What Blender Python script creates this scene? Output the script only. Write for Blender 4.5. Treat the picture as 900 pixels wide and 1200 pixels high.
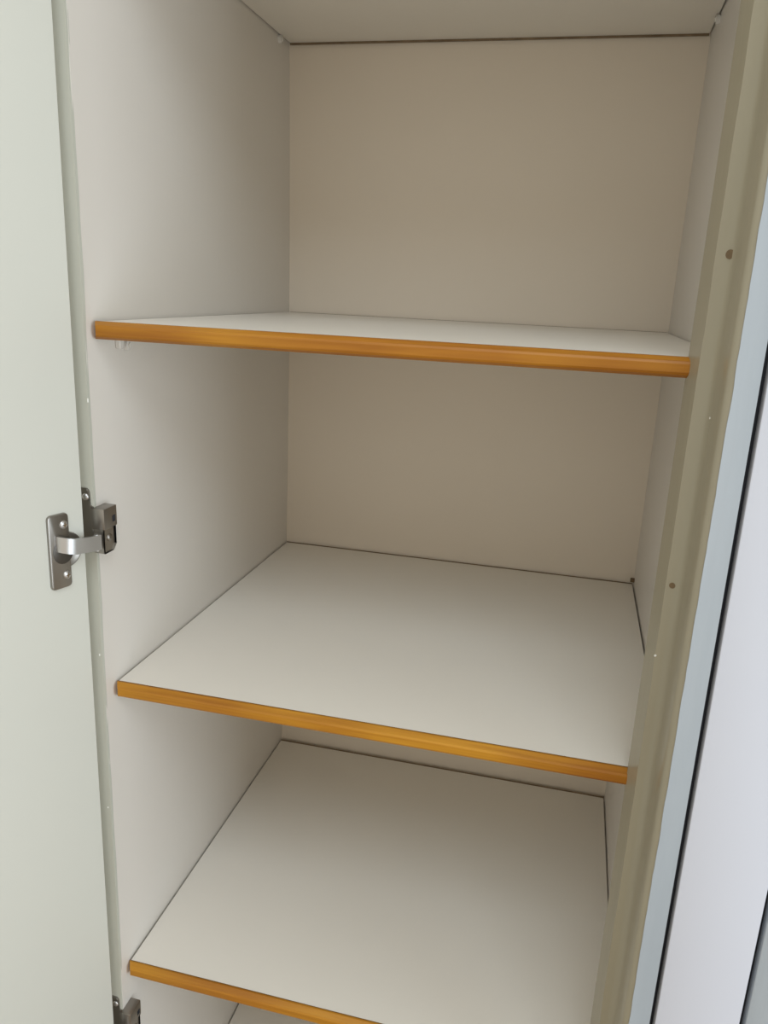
import bpy, bmesh, math, random
from mathutils import Vector, Matrix
random.seed(7)
for o in list(bpy.data.objects):
    bpy.data.objects.remove(o)
S = bpy.context.scene
C = S.collection

# ------------------------------------------------------------------ camera
cam_d = bpy.data.cameras.new('camera'); cam = bpy.data.objects.new('camera', cam_d); C.objects.link(cam)
right = Vector((0.97060424, 0.23643888, 0.04498952))
up = Vector((-0.10643063, 0.25398551, 0.96133443))
fwd = Vector((-0.21587015, 0.93786354, -0.27168375))
m = Matrix((right, up, -fwd)).transposed().to_4x4()
CAM = Vector((0.44740931, -0.6893344, 0.42194581))
m.translation = CAM
cam.matrix_world = m
cam_d.sensor_fit = 'VERTICAL'; cam_d.sensor_height = 24.0; cam_d.lens = 926.238 / 1200 * 24.0
cam_d.clip_start = 0.01
S.camera = cam

# ------------------------------------------------------------------ light
w = bpy.data.worlds.new('world'); S.world = w; w.use_nodes = True
bg = w.node_tree.nodes['Background']
bg.inputs[0].default_value = (1.0, 0.932, 0.815, 1); bg.inputs[1].default_value = 0.99

def area(name, loc, target, sx, sy, power, col):
    d = bpy.data.lights.new(name, 'AREA'); d.shape = 'RECTANGLE'; d.size = sx; d.size_y = sy
    d.energy = power; d.color = col
    o = bpy.data.objects.new(name, d); C.objects.link(o)
    o.location = loc
    o.rotation_euler = (Vector(target) - Vector(loc)).to_track_quat('-Z', 'Y').to_euler()
    return o
area('window_daylight', (2.35, -0.92, 0.0), (0.0, -0.2, 0.0), 1.0, 1.6, 24.5, (0.745, 0.88, 1.0))
area('upper_fill', (0.7, -1.6, 1.9), (0.3, 0.0, 0.0), 1.4, 0.9, 22, (0.78, 0.90, 1.0))  # added fill from above to brighten the shelf fronts, no known window

vs = S.view_settings
vs.view_transform = 'Standard'; vs.look = 'None'; vs.exposure = -0.08; vs.gamma = 1.0; vs.use_curve_mapping = False

# ------------------------------------------------------------------ materials
def base_mat(name, rough, spec=0.5, metal=0.0):
    mt = bpy.data.materials.new(name); mt.use_nodes = True
    nt = mt.node_tree; b = nt.nodes['Principled BSDF']
    b.inputs['Roughness'].default_value = rough
    b.inputs['Metallic'].default_value = metal
    b.inputs['Specular IOR Level'].default_value = spec
    return mt, nt, b

def paint(name, col, col2, rough=0.45, scale=6.0, bump=0.05, bscale=60.0, stretch=(1, 1, 1), spec=0.4):
    mt, nt, b = base_mat(name, rough, spec)
    tc = nt.nodes.new('ShaderNodeTexCoord'); mp = nt.nodes.new('ShaderNodeMapping')
    mp.inputs['Scale'].default_value = stretch
    nt.links.new(tc.outputs['Object'], mp.inputs[0])
    n = nt.nodes.new('ShaderNodeTexNoise'); n.inputs['Scale'].default_value = scale; n.inputs['Detail'].default_value = 4
    r = nt.nodes.new('ShaderNodeValToRGB')
    r.color_ramp.elements[0].position = 0.3; r.color_ramp.elements[1].position = 0.7
    r.color_ramp.elements[0].color = (*col, 1); r.color_ramp.elements[1].color = (*col2, 1)
    nt.links.new(mp.outputs[0], n.inputs['Vector']); nt.links.new(n.outputs[0], r.inputs[0])
    nt.links.new(r.outputs[0], b.inputs['Base Color'])
    n2 = nt.nodes.new('ShaderNodeTexNoise'); n2.inputs['Scale'].default_value = bscale; n2.inputs['Detail'].default_value = 3
    nt.links.new(mp.outputs[0], n2.inputs['Vector'])
    bp = nt.nodes.new('ShaderNodeBump'); bp.inputs['Strength'].default_value = bump; bp.inputs['Distance'].default_value = 0.002
    nt.links.new(n2.outputs[0], bp.inputs['Height']); nt.links.new(bp.outputs[0], b.inputs['Normal'])
    return mt

M = {}
M['melamine'] = paint('white_melamine', (0.71, 0.68, 0.635), (0.73, 0.70, 0.655), 0.42, 3, 0.02)
M['shelf'] = paint('shelf_laminate', (0.79, 0.755, 0.69), (0.81, 0.775, 0.71), 0.38, 4, 0.03, 300)
M['back'] = paint('back_hardboard', (0.75, 0.67, 0.565), (0.77, 0.69, 0.585), 0.5, 3, 0.04, 40)
M['door'] = paint('door_paint', (0.66, 0.67, 0.615), (0.69, 0.70, 0.645), 0.5, 2.0, 0.04, 25)
M['edge_paint'] = paint('edge_paint', (0.48, 0.485, 0.425), (0.52, 0.525, 0.465), 0.45, 20, 0.15, 60, (1, 1, 0.2))
M['post_paint'] = paint('post_paint', (0.30, 0.27, 0.195), (0.355, 0.325, 0.24), 0.32, 14, 0.18, 60, (1, 1, 0.12), 0.5)
M['blue_paint'] = paint('blue_grey_paint', (0.335, 0.378, 0.42), (0.395, 0.438, 0.48), 0.45, 25, 0.2, 90, (1, 1, 0.12))
M['white_paint'] = paint('white_paint', (0.57, 0.595, 0.67), (0.59, 0.615, 0.69), 0.4, 3, 0.05, 20)
M['chip'] = paint('chip_white', (0.85, 0.85, 0.82), (0.9, 0.9, 0.87), 0.6)
M['shade_black'] = paint('gap_and_hole_shade', (0.012, 0.014, 0.02), (0.02, 0.022, 0.03), 0.7)  # near-black that paints shade into the gaps and the block hole
M['hole'] = paint('hole_brown', (0.13, 0.09, 0.05), (0.18, 0.12, 0.06), 0.7, 200)
M['floor'] = paint('floor_laminate', (0.30, 0.21, 0.13), (0.38, 0.27, 0.17), 0.45, 5, 0.05, 40, (0.4, 4, 1))
M['wall'] = paint('wall_paint', (0.66, 0.65, 0.61), (0.69, 0.68, 0.64), 0.8, 3, 0.1, 80)
M['steel'], nt, b = base_mat('nickel_steel', 0.3, 0.5, 1.0); b.inputs['Base Color'].default_value = (0.46, 0.44, 0.41, 1)
M['steel_dark'], nt, b = base_mat('dark_nickel', 0.35, 0.5, 1.0); b.inputs['Base Color'].default_value = (0.33, 0.31, 0.285, 1)
M['steel_light'], nt, b = base_mat('bright_steel', 0.38, 0.5, 1.0); b.inputs['Base Color'].default_value = (0.60, 0.60, 0.60, 1)
M['dish'], nt, b = base_mat('cup_shade_steel', 0.4, 0.5, 1.0); b.inputs['Base Color'].default_value = (0.12, 0.11, 0.10, 1)
M['plastic'], nt, b = base_mat('clear_plastic', 0.25, 0.5, 0.0); b.inputs['Base Color'].default_value = (0.80, 0.78, 0.74, 1)
b.inputs['Transmission Weight'].default_value = 0.1

def wood():
    mt, nt, b = base_mat('varnished_pine', 0.42, 0.3)
    tc = nt.nodes.new('ShaderNodeTexCoord'); mp = nt.nodes.new('ShaderNodeMapping')
    mp.inputs['Scale'].default_value = (3.0, 60, 90)
    nt.links.new(tc.outputs['Object'], mp.inputs[0])
    n = nt.nodes.new('ShaderNodeTexNoise'); n.inputs['Scale'].default_value = 2.2; n.inputs['Detail'].default_value = 6
    n.inputs['Distortion'].default_value = 0.4
    nt.links.new(mp.outputs[0], n.inputs['Vector'])
    r = nt.nodes.new('ShaderNodeValToRGB'); e = r.color_ramp.elements
    e[0].position = 0.25; e[0].color = (0.37, 0.15, 0.012, 1)
    e[1].position = 0.75; e[1].color = (0.57, 0.275, 0.024, 1)
    nt.links.new(n.outputs[0], r.inputs[0])
    # slow change of stain along the strip
    n3 = nt.nodes.new('ShaderNodeTexNoise'); n3.inputs['Scale'].default_value = 4.5; n3.inputs['Detail'].default_value = 2
    nt.links.new(tc.outputs['Object'], n3.inputs['Vector'])
    r3 = nt.nodes.new('ShaderNodeValToRGB'); f = r3.color_ramp.elements
    f[0].position = 0.38; f[0].color = (0.74, 0.62, 0.62, 1); f[1].position = 0.6; f[1].color = (1, 1, 1, 1)
    nt.links.new(n3.outputs[0], r3.inputs[0])
    mx = nt.nodes.new('ShaderNodeMix'); mx.data_type = 'RGBA'; mx.blend_type = 'MULTIPLY'; mx.inputs[0].default_value = 1.0
    nt.links.new(r.outputs[0], mx.inputs[6]); nt.links.new(r3.outputs[0], mx.inputs[7])
    nt.links.new(mx.outputs[2], b.inputs['Base Color'])
    bp = nt.nodes.new('ShaderNodeBump'); bp.inputs['Strength'].default_value = 0.08; bp.inputs['Distance'].default_value = 0.001
    nt.links.new(n.outputs[0], bp.inputs['Height']); nt.links.new(bp.outputs[0], b.inputs['Normal'])
    return mt
M['wood'] = wood()
M['back_shade'] = paint('back_gap_shade_brown', (0.17, 0.12, 0.07), (0.25, 0.18, 0.11), 0.8, 60)  # brown that paints the dark line of the back gap
M['joint'] = paint('joint_brown', (0.16, 0.08, 0.02), (0.2, 0.1, 0.03), 0.6)

# ------------------------------------------------------------------ helpers
def link(name, bm, mat, parent=None, smooth=None):
    bmesh.ops.recalc_face_normals(bm, faces=bm.faces[:])
    me = bpy.data.meshes.new(name); bm.to_mesh(me); bm.free()
    me.materials.append(M[mat])
    if smooth is not None:
        me.shade_smooth()
        me.set_sharp_from_angle(angle=math.radians(smooth))
    o = bpy.data.objects.new(name, me); C.objects.link(o)
    if parent: o.parent = parent
    return o

def box(bm, x0, x1, y0, y1, z0, z1, bev=0.0, seg=2):
    vs = [bm.verts.new((x, y, z)) for x in (x0, x1) for y in (y0, y1) for z in (z0, z1)]
    fs = [bm.faces.new([vs[i] for i in q]) for q in ((0, 1, 3, 2), (4, 6, 7, 5), (0, 4, 5, 1), (2, 3, 7, 6), (0, 2, 6, 4), (1, 5, 7, 3))]
    if bev:
        es = list({e for f in fs for e in f.edges})
        bmesh.ops.bevel(bm, geom=es, offset=bev, segments=seg, affect='EDGES', profile=0.5)
    return vs

def boxo(name, mat, parent, x0, x1, y0, y1, z0, z1, bev=0.0):
    bm = bmesh.new(); box(bm, x0, x1, y0, y1, z0, z1, bev)
    return link(name, bm, mat, parent, 40 if bev else None)

def prism_x(bm, prof, x0, x1, taper=0.0):
    """extrude a closed (y,z) profile along x"""
    a = [bm.verts.new((x0 + taper * t, y, z)) for y, z, t in prof]; b = [bm.verts.new((x1 - taper * t, y, z)) for y, z, t in prof]
    n = len(prof)
    for i in range(n):
        bm.faces.new((a[i], a[(i + 1) % n], b[(i + 1) % n], b[i]))
    bm.faces.new(a[::-1]); bm.faces.new(b)

def prism_z(bm, prof, z0, z1, nseg=1, jit=None):
    """extrude a closed (x,y) profile along z, with optional wobble per profile point"""
    rings = []
    for k in range(nseg + 1):
        z = z0 + (z1 - z0) * k / nseg
        rings.append([bm.verts.new((x + (jit(i, k)[0] if jit else 0), y + (jit(i, k)[1] if jit else 0), z)) for i, (x, y) in enumerate(prof)])
    n = len(prof)
    for k in range(nseg):
        for i in range(n):
            bm.faces.new((rings[k][i], rings[k][(i + 1) % n], rings[k + 1][(i + 1) % n], rings[k + 1][i]))
    bm.faces.new(rings[0][::-1]); bm.faces.new(rings[-1])

def cyl(bm, p, axis, r, h, seg=20, r2=None):
    axis = Vector(axis).normalized()
    q = axis.to_track_quat('Z', 'Y').to_matrix().to_4x4()
    q.translation = Vector(p) + axis * h / 2
    bmesh.ops.create_cone(bm, cap_ends=True, segments=seg, radius1=r, radius2=r if r2 is None else r2, depth=h, matrix=q)

def tag(o, label, cat, group=None):
    o['label'] = label; o['category'] = cat
    if group: o['group'] = group
    return o

def empty(name, loc=(0, 0, 0)):
    o = bpy.data.objects.new(name, None); C.objects.link(o); o.location = loc; o.empty_display_size = 0.1
    return o

def at(xa, y):
    """x at depth y of the frame line that crosses the shelf-front plane at xa"""
    return CAM.x + (xa - CAM.x) * (y - CAM.y) / (-CAM.y)

# ------------------------------------------------------------------ setting
W = 0.57
ZF, ZT = -1.10, 1.17          # floor, cabinet top
o = boxo('floor', 'floor', None, -2.2, 3.2, -3.2, 0.62, ZF - 0.05, ZF); o['kind'] = 'structure'
o = boxo('wall_back', 'wall', None, -2.2, 3.2, 0.56, 0.62, ZF, 1.5); o['kind'] = 'structure'

# ------------------------------------------------------------------ cabinet carcass
cab = empty('cabinet', (W / 2, 0.25, ZF))
tag(cab, 'tall white open cupboard holding wood-edged shelves, its door swung open to the left', 'cabinet')
inv = Matrix.Translation(-Vector(cab.location))
def child(o, parent=cab):
    o.parent = parent
    o.matrix_parent_inverse = Matrix.Identity(4)
    return o
def cpart(o):
    """mesh data is in world coordinates: parent to the cabinet without moving it"""
    o.parent = cab; o.matrix_parent_inverse = inv
    return o

YB = 0.507
cpart(boxo('side_panel', 'melamine', None, -0.016, 0.0, -0.0215, 0.545, ZF, ZT))
cpart(boxo('side_panel', 'melamine', None, W, W + 0.016, 0.0, 0.545, ZF, ZT))
# hardboard back, slightly bowed outwards between the shelves
bm = bmesh.new(); NB = 40; rows = []
for k in range(NB + 1):
    z = ZF + 0.06 + (ZT - ZF - 0.06) * k / NB
    u = min(1.15, abs((z - 0.19) / 0.56))
    y = 0.5255 - 0.0135 * u * u
    rows.append([bm.verts.new(p) for p in ((0.0, y, z), (W, y, z), (W, y + 0.005, z), (0.0, y + 0.005, z))])
for k in range(NB):
    for i in range(4):
        bm.faces.new((rows[k][i], rows[k][(i + 1) % 4], rows[k + 1][(i + 1) % 4], rows[k + 1][i]))
bm.faces.new(rows[0][::-1]); bm.faces.new(rows[-1])
cpart(link('back_panel', bm, 'back', None, 30))
cpart(boxo('top_panel', 'melamine', None, 0.0, W, 0.0, YB, ZT - 0.018, ZT))
cpart(boxo('bottom_panel', 'melamine', None, 0.0, W, 0.0, YB, ZF + 0.06, ZF + 0.076))
cpart(boxo('plinth', 'edge_paint', None, 0.0, W, 0.03, 0.046, ZF, ZF + 0.06))

# painted front edge of the left side panel, wobbly brushed margin
NZ = 110
rj = [random.uniform(-1, 1) for _ in range(NZ + 1)]
rj = [0.5 * rj[max(0, k - 1)] + 0.5 * rj[k] for k in range(NZ + 1)]
def jit_edge(i, k):
    return (0.0006 * rj[k] + 0.0003 * math.sin(k * 0.35), 0) if i in (1, 2) else (0, 0)
bm = bmesh.new()
prism_z(bm, [(-0.017, -0.0235), (0.0000, -0.0235), (0.0004, -0.0200), (-0.017, -0.0200)], ZF, ZT, NZ, jit_edge)
cpart(link('painted_edge', bm, 'edge_paint'))
for zc, xc, h in ((0.305, 0.0002, 0.004), (0.04, -0.003, 0.0022), (-0.145, -0.0035, 0.0016)):
    bm = bmesh.new(); box(bm, xc - 0.0006, xc + 0.0007, -0.0242, -0.0233, zc, zc + h, 0.0003, 1)
    cpart(link('paint_chip', bm, 'chip'))

# ------------------------------------------------------------------ right-hand post (moulded jamb) and its blue-grey front face
YF = -0.0885
prof = [(at(a, y), y) for a, y in ((0.5350, -0.006), (0.5440, -0.0360), (0.5500, -0.0386), (0.5542, -0.0406), (0.5578, -0.0450),
                                   (0.5600, -0.0560), (0.5628, -0.0720), (0.5655, -0.0830), (0.5674, -0.0855), (0.5720, YF))]
xb = at(0.5915, YF)
prof += [(xb, YF), (xb, -0.006)]
NP = 130
pj = [[random.uniform(-1, 1) for _ in range(NP + 1)] for _ in prof]
def jit_post(i, k):
    if i in (1, 8, 9):
        a = pj[i]; v = 0.5 * a[k] + 0.5 * a[max(0, k - 1)]
        return (0.00035 * v, 0)
    return (0, 0)
bm = bmesh.new(); prism_z(bm, prof, ZF, ZT, NP, jit_post)
cpart(link('moulded_post', bm, 'post_paint', None, 42))
bm = bmesh.new()
fx0 = at(0.5722, YF)
fj = [random.uniform(-1, 1) for _ in range(261)]
def jit_face(i, k):
    return (0.0004 * (0.6 * fj[k] + 0.4 * fj[max(0, k - 1)]), 0) if i in (0, 3) else (0, 0)
prism_z(bm, [(fx0, YF - 0.0012), (xb + 0.0002, YF - 0.0012), (xb + 0.0002, YF), (fx0, YF)], ZF, ZT, 260, jit_face)
cpart(link('post_front_strip', bm, 'blue_paint'))
# filler between carcass side and post
cpart(boxo('filler', 'melamine', None, W + 0.0, W + 0.016, -0.006, 0.0, ZF, ZT))
# old screw holes in the post
for (p, nn, s, mname, nm) in (((0.54825, -0.04110, 0.4574), (-0.6, -0.8, 0), 0.0034, 'hole', 'screw_hole'), ((0.54387, -0.03807, 0.1977), (-0.29, -0.957, 0), 0.0025, 'hole', 'screw_hole'),
                          ((0.55123, -0.04912, 0.3385), (-0.97, -0.23, 0), 0.0009, 'chip', 'paint_chip'), ((0.5392, -0.0364, 0.1329), (-0.59, -0.81, 0), 0.0009, 'chip', 'paint_chip')):
    bm = bmesh.new(); cyl(bm, Vector(p) - 0.0022 * Vector(nn), nn, s, 0.0030, 14)
    cpart(link(nm, bm, mname))

# ------------------------------------------------------------------ shelves
ZS = [0.75315, 0.37999, 0.0, -0.37171, -0.77050]     # first value is an underside, the rest are top faces
T = 0.0158
names = ['highest white shelf, seen only from below at the top of the cupboard',
         'white shelf with wood edge at eye level, second from top, a clear peg below it',
         'middle white shelf beside the steel hinge, its wood-edged front fully seen',
         'low white shelf with wood edge, lying just under the middle shelf',
         'lowest white shelf, only a dark sliver showing at the bottom of the photo']
fronts = [0.0, -0.0057, 0.0, -0.0040, 0.0]
backs = [0.5085, 0.5220, 0.5205, 0.5035, 0.500]
shelves = []
for i in range(5):
    zt = ZS[i] + T if i == 0 else ZS[i]
    y0, y1 = fronts[i], backs[i]
    sh = empty('shelf', (W / 2, y0, zt - T))
    tag(sh, names[i], 'shelf', 'shelves in the open cupboard')
    si = Matrix.Translation(-Vector(sh.location))
    xl, xr = 0.0024, W - 0.0024
    b_ = boxo('board', 'shelf', None, xl, xr, y0, y1, zt - T, zt)
    b_.parent = sh; b_.matrix_parent_inverse = si
    # wooden nosing: chamfered, with slightly tapered ends
    d = 0.0085
    pr = [(y0, zt + 0.0002, 0), (y0 - 0.0022, zt + 0.0002, 0.25), (y0 - d + 0.001, zt - 0.0030, 0.8), (y0 - d, zt - 0.0050, 1), (y0 - d, zt - T + 0.0040, 1),
          (y0 - d + 0.001, zt - T + 0.0020, 0.8), (y0 - 0.0035, zt - T - 0.0004, 0.3), (y0, zt - T - 0.0004, 0)]
    bm = bmesh.new(); prism_x(bm, pr, 0.0008, W - 0.0008, 0.0055)
    t_ = link('wood_edging', bm, 'wood', None, 25)
    t_['label'] = 'varnished orange pine edging strip'
    t_.parent = sh; t_.matrix_parent_inverse = si
    bm = bmesh.new(); box(bm, xl, xr, y0 - 0.0003, y0 + 0.0006, zt + 0.0001, zt + 0.00035)
    j_ = link('glue_line', bm, 'joint'); j_.parent = sh; j_.matrix_parent_inverse = si
    # brown strip added to paint the dark gap line at the back joint
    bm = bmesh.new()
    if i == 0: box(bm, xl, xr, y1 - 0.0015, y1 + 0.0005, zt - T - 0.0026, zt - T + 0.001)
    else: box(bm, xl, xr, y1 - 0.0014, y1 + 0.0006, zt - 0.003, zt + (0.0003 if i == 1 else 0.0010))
    k_ = link('back_gap_shade', bm, 'back_shade'); k_.parent = sh; k_.matrix_parent_inverse = si
    shelves.append((zt, y0, y1))

# shelf pegs: clear plastic supports under the shelves, pushed into the side panels
def peg(x, sgn, y, z, mat='plastic', full=True):
    bm = bmesh.new()
    cyl(bm, (x, y, z - 0.0052), (sgn, 0, 0), 0.0052, 0.0045, 18)
    cyl(bm, (x, y, z - 0.0052), (sgn, 0, 0), 0.0028, 0.0062, 12)
    if full:
        box(bm, min(x, x + sgn * 0.009), max(x, x + sgn * 0.006), y - 0.019, y - 0.011, z - 0.0075, z + (0.0039 if mat == 'plastic' and abs(z - 0.36) < 0.004 and sgn > 0 else -0.0001), 0.001, 1)
    cpart(link('shelf_peg', bm, mat, None, 40))
for i, (zt, y0, y1) in enumerate(shelves):
    zb = zt - T - 0.0002
    fy = 0.046
    ry = 0.470
    for x, s in ((0.0, 1), (W, -1)):
        peg(x, s, fy, zb - (0.004 if i == 1 and x == 0 else 0.0), full=True)
        peg(x, s, ry if x == 0 else 0.435, zb, full=False)
# small brown dowel end showing above the middle shelf in the back right corner
bm = bmesh.new(); cyl(bm, (W, 0.515, 0.008), (-1, 0, 0), 0.0035, 0.006, 12)
cpart(link('dowel_peg', bm, 'hole', None, 40))

# ------------------------------------------------------------------ open door
TH = math.radians(108)
dv = Vector((math.cos(TH), -math.sin(TH), 0)); nv = Vector((math.sin(TH), math.cos(TH), 0))
E0 = Vector((-0.0045, -0.035, 0))
Mdoor = Matrix(((dv.x, nv.x, 0, E0.x), (dv.y, nv.y, 0, E0.y), (0, 0, 1, 0), (0, 0, 0, 1)))   # local (s, n, z) -> world
def dpart(bm, name, mat, parent=None, smooth=None):
    bm.transform(Mdoor)
    return link(name, bm, mat, None, smooth)
bm = bmesh.new(); box(bm, 0.0, 0.572, -0.018, 0.0, ZF + 0.05, ZT - 0.005, 0.0012, 2)
door = cpart(dpart(bm, 'door', 'door', None, 40)); door['label'] = 'pale green-white cupboard door, inner face'

# ------------------------------------------------------------------ hinges
def polyplate(bm, pts, n0, n1, bev):
    """plate in door plane: pts (s,z) outline, thickness n0..n1"""
    a = [bm.verts.new((s, n0, z)) for s, z in pts]; b = [bm.verts.new((s, n1, z)) for s, z in pts]
    n = len(pts); fa = bm.faces.new(a); fb = bm.faces.new(b[::-1])
    for i in range(n):
        bm.faces.new((a[i], b[i], b[(i + 1) % n], a[(i + 1) % n]))
    if bev:
        bmesh.ops.bevel(bm, geom=list(fb.edges), offset=bev, segments=2, affect='EDGES', profile=0.5)

def rrect(s0, s1, z0, z1, r, n=4):
    pts = []
    for cx, cz, a0 in ((s1 - r, z1 - r, 0), (s0 + r, z1 - r, 90), (s0 + r, z0 + r, 180), (s1 - r, z0 + r, 270)):
        for k in range(n + 1):
            a = math.radians(a0 + 90 * k / n); pts.append((cx + r * math.cos(a), cz + r * math.sin(a)))
    return pts

def hinge(dz):
    h = bpy.data.objects.new('hinge', None); C.objects.link(h); h.empty_display_size = 0.02
    h.location = Vector((0, -0.025, 0.17 + dz)) - cab.location
    h.parent = cab
    hinv = Matrix.Translation(-Vector((0, -0.025, 0.17 + dz)))
    def hp(o):
        o.parent = h; o.matrix_parent_inverse = hinv; return o
    sc, zc = 0.0225, 0.1662 + dz
    z0, z1 = 0.1293 + dz, 0.2034 + dz
    # cup flange
    bm = bmesh.new(); polyplate(bm, rrect(0.0190, 0.0415, z0, z1, 0.004), 0.0002, 0.0030, 0.0010)
    hp(dpart(bm, 'cup_flange', 'steel_dark', None, 35))
    # round cup rim (ring) with a shallow dish
    bm = bmesh.new()
    seg = 36; R0 = 0.0178
    profl = [(R0, 0.0002), (R0, 0.0018), (R0 - 0.0007, 0.0026), (R0 - 0.0020, 0.0026), (R0 - 0.0035, 0.0016), (0.0005, 0.0014)]
    rings = []
    for k in range(seg):
        a = 2 * math.pi * k / seg
        rings.append([bm.verts.new((sc + r * math.cos(a), n, zc + r * math.sin(a))) for r, n in profl])
    for k in range(seg):
        A, B = rings[k], rings[(k + 1) % seg]
        for j in range(len(profl) - 1):
            bm.faces.new((A[j], A[j + 1], B[j + 1], B[j]))
    bm.faces.new([r[-1] for r in rings])
    hp(dpart(bm, 'hinge_cup', 'steel_dark', None, 35))
    bm = bmesh.new(); polyplate(bm, [(0.0268 + 0.0115 * math.cos(math.radians(a)), zc + 0.0125 * math.sin(math.radians(a))) for a in range(0, 360, 15)], 0.0010, 0.0033, 0.0002)  # raised dark disc, its colour carries the shade of the cup recess
    hp(dpart(bm, 'cup_dish_shade', 'dish', None, 35))
    # flange screws with slotted domes
    for (ss, zz) in ((0.0248, z1 - 0.0110), (0.0245, z0 + 0.0125)):
        bm = bmesh.new()
        q = Matrix.Translation((ss, 0.0030, zz)) @ Matrix.Diagonal((1, 0.45, 1, 1))
        bmesh.ops.create_uvsphere(bm, u_segments=16, v_segments=8, radius=0.0043, matrix=q)
        hp(dpart(bm, 'screw', 'steel_light', None, 60))
        bm = bmesh.new(); box(bm, ss - 0.0005, ss + 0.0005, 0.0047, 0.0051, zz - 0.0024, zz + 0.0024); box(bm, ss - 0.0024, ss + 0.0024, 0.0047, 0.0051, zz - 0.0005, zz + 0.0005)
        hp(dpart(bm, 'screw_slot', 'hole'))
    # arm: bent flat band from the cup to the mounting block
    def dw(s, n): return (E0 + dv * s + nv * n).xy
    path = [dw(0.0330, 0.0030), dw(0.0318, 0.0080), dw(0.0270, 0.0118), dw(0.0200, 0.0128), Vector((0.0060, -0.0370)), Vector((0.0085, -0.0280))]
    th = 0.0030
    za, zb_ = 0.1600 + dz, 0.1755 + dz
    bm = bmesh.new(); L_, R_ = [], []
    for i, p in enumerate(path):
        t = (path[min(i + 1, len(path) - 1)] - path[max(i - 1, 0)]).normalized(); nn = Vector((-t.y, t.x))
        L_.append(p + nn * th / 2); R_.append(p - nn * th / 2)
    outline = L_ + R_[::-1]
    zo = [0.0075, 0.0072, 0.0055, 0.0035, 0.0005, 0.0]; zo = zo + zo[::-1]
    lo = [bm.verts.new((p.x, p.y, za + q)) for p, q in zip(outline, zo)]; hi = [bm.verts.new((p.x, p.y, zb_ + q)) for p, q in zip(outline, zo)]
    n = len(outline); k = len(path)
    for i in range(n):
        bm.faces.new((lo[i], lo[(i + 1) % n], hi[(i + 1) % n], hi[i]))
    for i in range(k - 1):
        bm.faces.new((lo[i], lo[n - 1 - i], lo[n - 2 - i], lo[i + 1])); bm.faces.new((hi[i], hi[i + 1], hi[n - 2 - i], hi[n - 1 - i]))
    hp(link('hinge_arm', bm, 'steel_light', None, 50))
    # knuckle where the arm enters the block
    bm = bmesh.new(); cyl(bm, (0.0065, -0.0315, za - 0.0008), (0, 0, 1), 0.0022, zb_ - za + 0.0016, 12)
    hp(link('pivot_pin', bm, 'steel_light', None, 40))
    # mounting bracket wrapped round the panel edge
    bm = bmesh.new()
    pts = [(-0.0125, 0.1560), (0.0, 0.1560), (0.0, 0.2020), (-0.0030, 0.2035)] + [(-0.0065 + 0.0035 * math.cos(math.radians(a)), 0.2150 + 0.0055 * math.sin(math.radians(a))) for a in (10, 40, 70, 90)] + [(-0.0125, 0.2205)]
    a = [bm.verts.new((x, -0.0262, z + dz)) for x, z in pts]; b = [bm.verts.new((x, -0.0236, z + dz)) for x, z in pts]
    n = len(pts); fa = bm.faces.new(a); bm.faces.new(b[::-1])
    for i in range(n): bm.faces.new((a[i], b[i], b[(i + 1) % n], a[(i + 1) % n]))
    bmesh.ops.bevel(bm, geom=list(fa.edges), offset=0.0007, segments=2, affect='EDGES')
    hp(link('mounting_bracket', bm, 'steel_dark', None, 35))
    bm = bmesh.new()
    bmesh.ops.create_uvsphere(bm, u_segments=14, v_segments=8, radius=0.0036, matrix=Matrix.Translation((-0.0068, -0.0262, 0.2120 + dz)) @ Matrix.Diagonal((1, 0.5, 1, 1)))
    hp(link('screw', bm, 'steel_light', None, 60))
    # block: upper shell with a dark box painting a square hole's shade on its inner side, lower clip housing with a framed side
    bm = bmesh.new(); box(bm, -0.002, 0.0130, -0.0270, -0.0040, 0.1795 + dz, 0.2010 + dz, 0.0010, 2)
    hp(link('mounting_block', bm, 'steel_dark', None, 35))
    bm = bmesh.new(); box(bm, 0.0126, 0.01325, -0.0125, -0.0075, 0.1850 + dz, 0.1915 + dz, 0.0002, 1)
    hp(link('block_hole_shade', bm, 'shade_black'))
    bm = bmesh.new()
    pts = [(-0.0255, 0.1545), (-0.0105, 0.1545), (-0.0050, 0.1600), (-0.0050, 0.1797), (-0.0255, 0.1797)]
    a = [bm.verts.new((0.0118, y, z + dz)) for y, z in pts]; b = [bm.verts.new((0.0, y, z + dz)) for y, z in pts]
    n = len(pts); fa = bm.faces.new(a); bm.faces.new(b[::-1])
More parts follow.
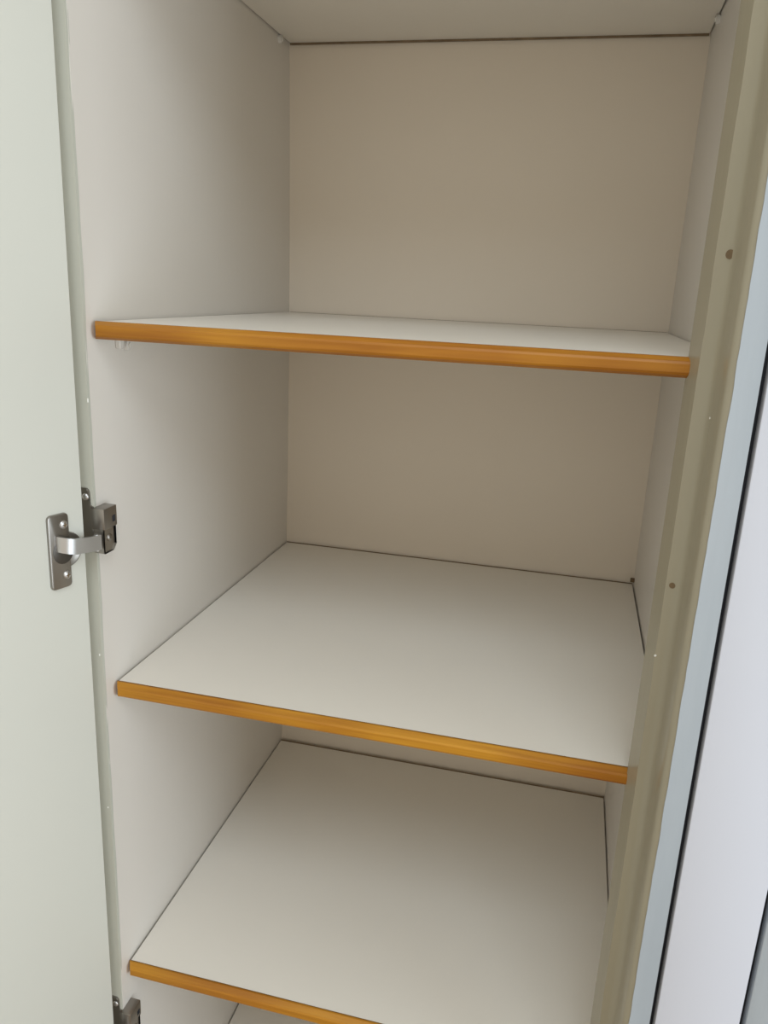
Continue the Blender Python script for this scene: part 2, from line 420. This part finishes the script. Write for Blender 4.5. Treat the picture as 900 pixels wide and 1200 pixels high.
    for i in range(n): bm.faces.new((a[i], b[i], b[(i + 1) % n], a[(i + 1) % n]))
    bmesh.ops.inset_individual(bm, faces=[fa], thickness=0.0016)
    bmesh.ops.translate(bm, verts=fa.verts[:], vec=(-0.0016, 0, 0))
    hp(link('clip_housing', bm, 'steel'))
    bm = bmesh.new()
    bmesh.ops.create_uvsphere(bm, u_segments=14, v_segments=8, radius=0.0042, matrix=Matrix.Translation((0.0102, -0.0150, 0.1690 + dz)) @ Matrix.Diagonal((0.5, 1, 1, 1)))
    hp(link('adjusting_screw', bm, 'steel_dark', None, 60))
hinge(0.0)
hinge(-0.629)

# ------------------------------------------------------------------ neighbouring closed cabinet on the right
xw0, xw1 = at(0.5972, YF), at(0.6745, YF)
nb = empty('cabinet', (xw0 + 0.2, 0.25, ZF))
tag(nb, 'closed white cupboard front along the right edge, past a black gap', 'cabinet')
ninv = Matrix.Translation(-Vector(nb.location))
def npart(o):
    o.parent = nb; o.matrix_parent_inverse = ninv; return o
bm = bmesh.new(); box(bm, xw0, xw1, YF, YF + 0.020, ZF + 0.05, ZT - 0.005, 0.0012, 2)
npart(link('front_panel', bm, 'white_paint', None, 40))
npart(boxo('gap_shade_strip', 'shade_black', None, xb + 0.0004, xw0 - 0.0002, YF + 0.010, YF + 0.016, ZF, ZT))  # black strips added in both gaps to paint their shade
xg = xw1 + 0.0045
npart(boxo('gap_shade_strip', 'shade_black', None, xw1 + 0.0002, xg - 0.0002, YF + 0.010, YF + 0.016, ZF, ZT))
bm = bmesh.new(); box(bm, xg, xg + 0.045, YF, YF + 0.020, ZF, ZT, 0.0012, 2)
npart(link('stile', bm, 'blue_paint', None, 40))
bm = bmesh.new(); box(bm, xg + 0.049, xg + 0.55, YF + 0.001, YF + 0.020, ZF + 0.05, ZT - 0.005, 0.0012, 2)
npart(link('cabinet_door', bm, 'white_paint', None, 40))
npart(boxo('body', 'melamine', None, 0.5880, xg + 0.56, YF + 0.022, 0.545, ZF, ZT))
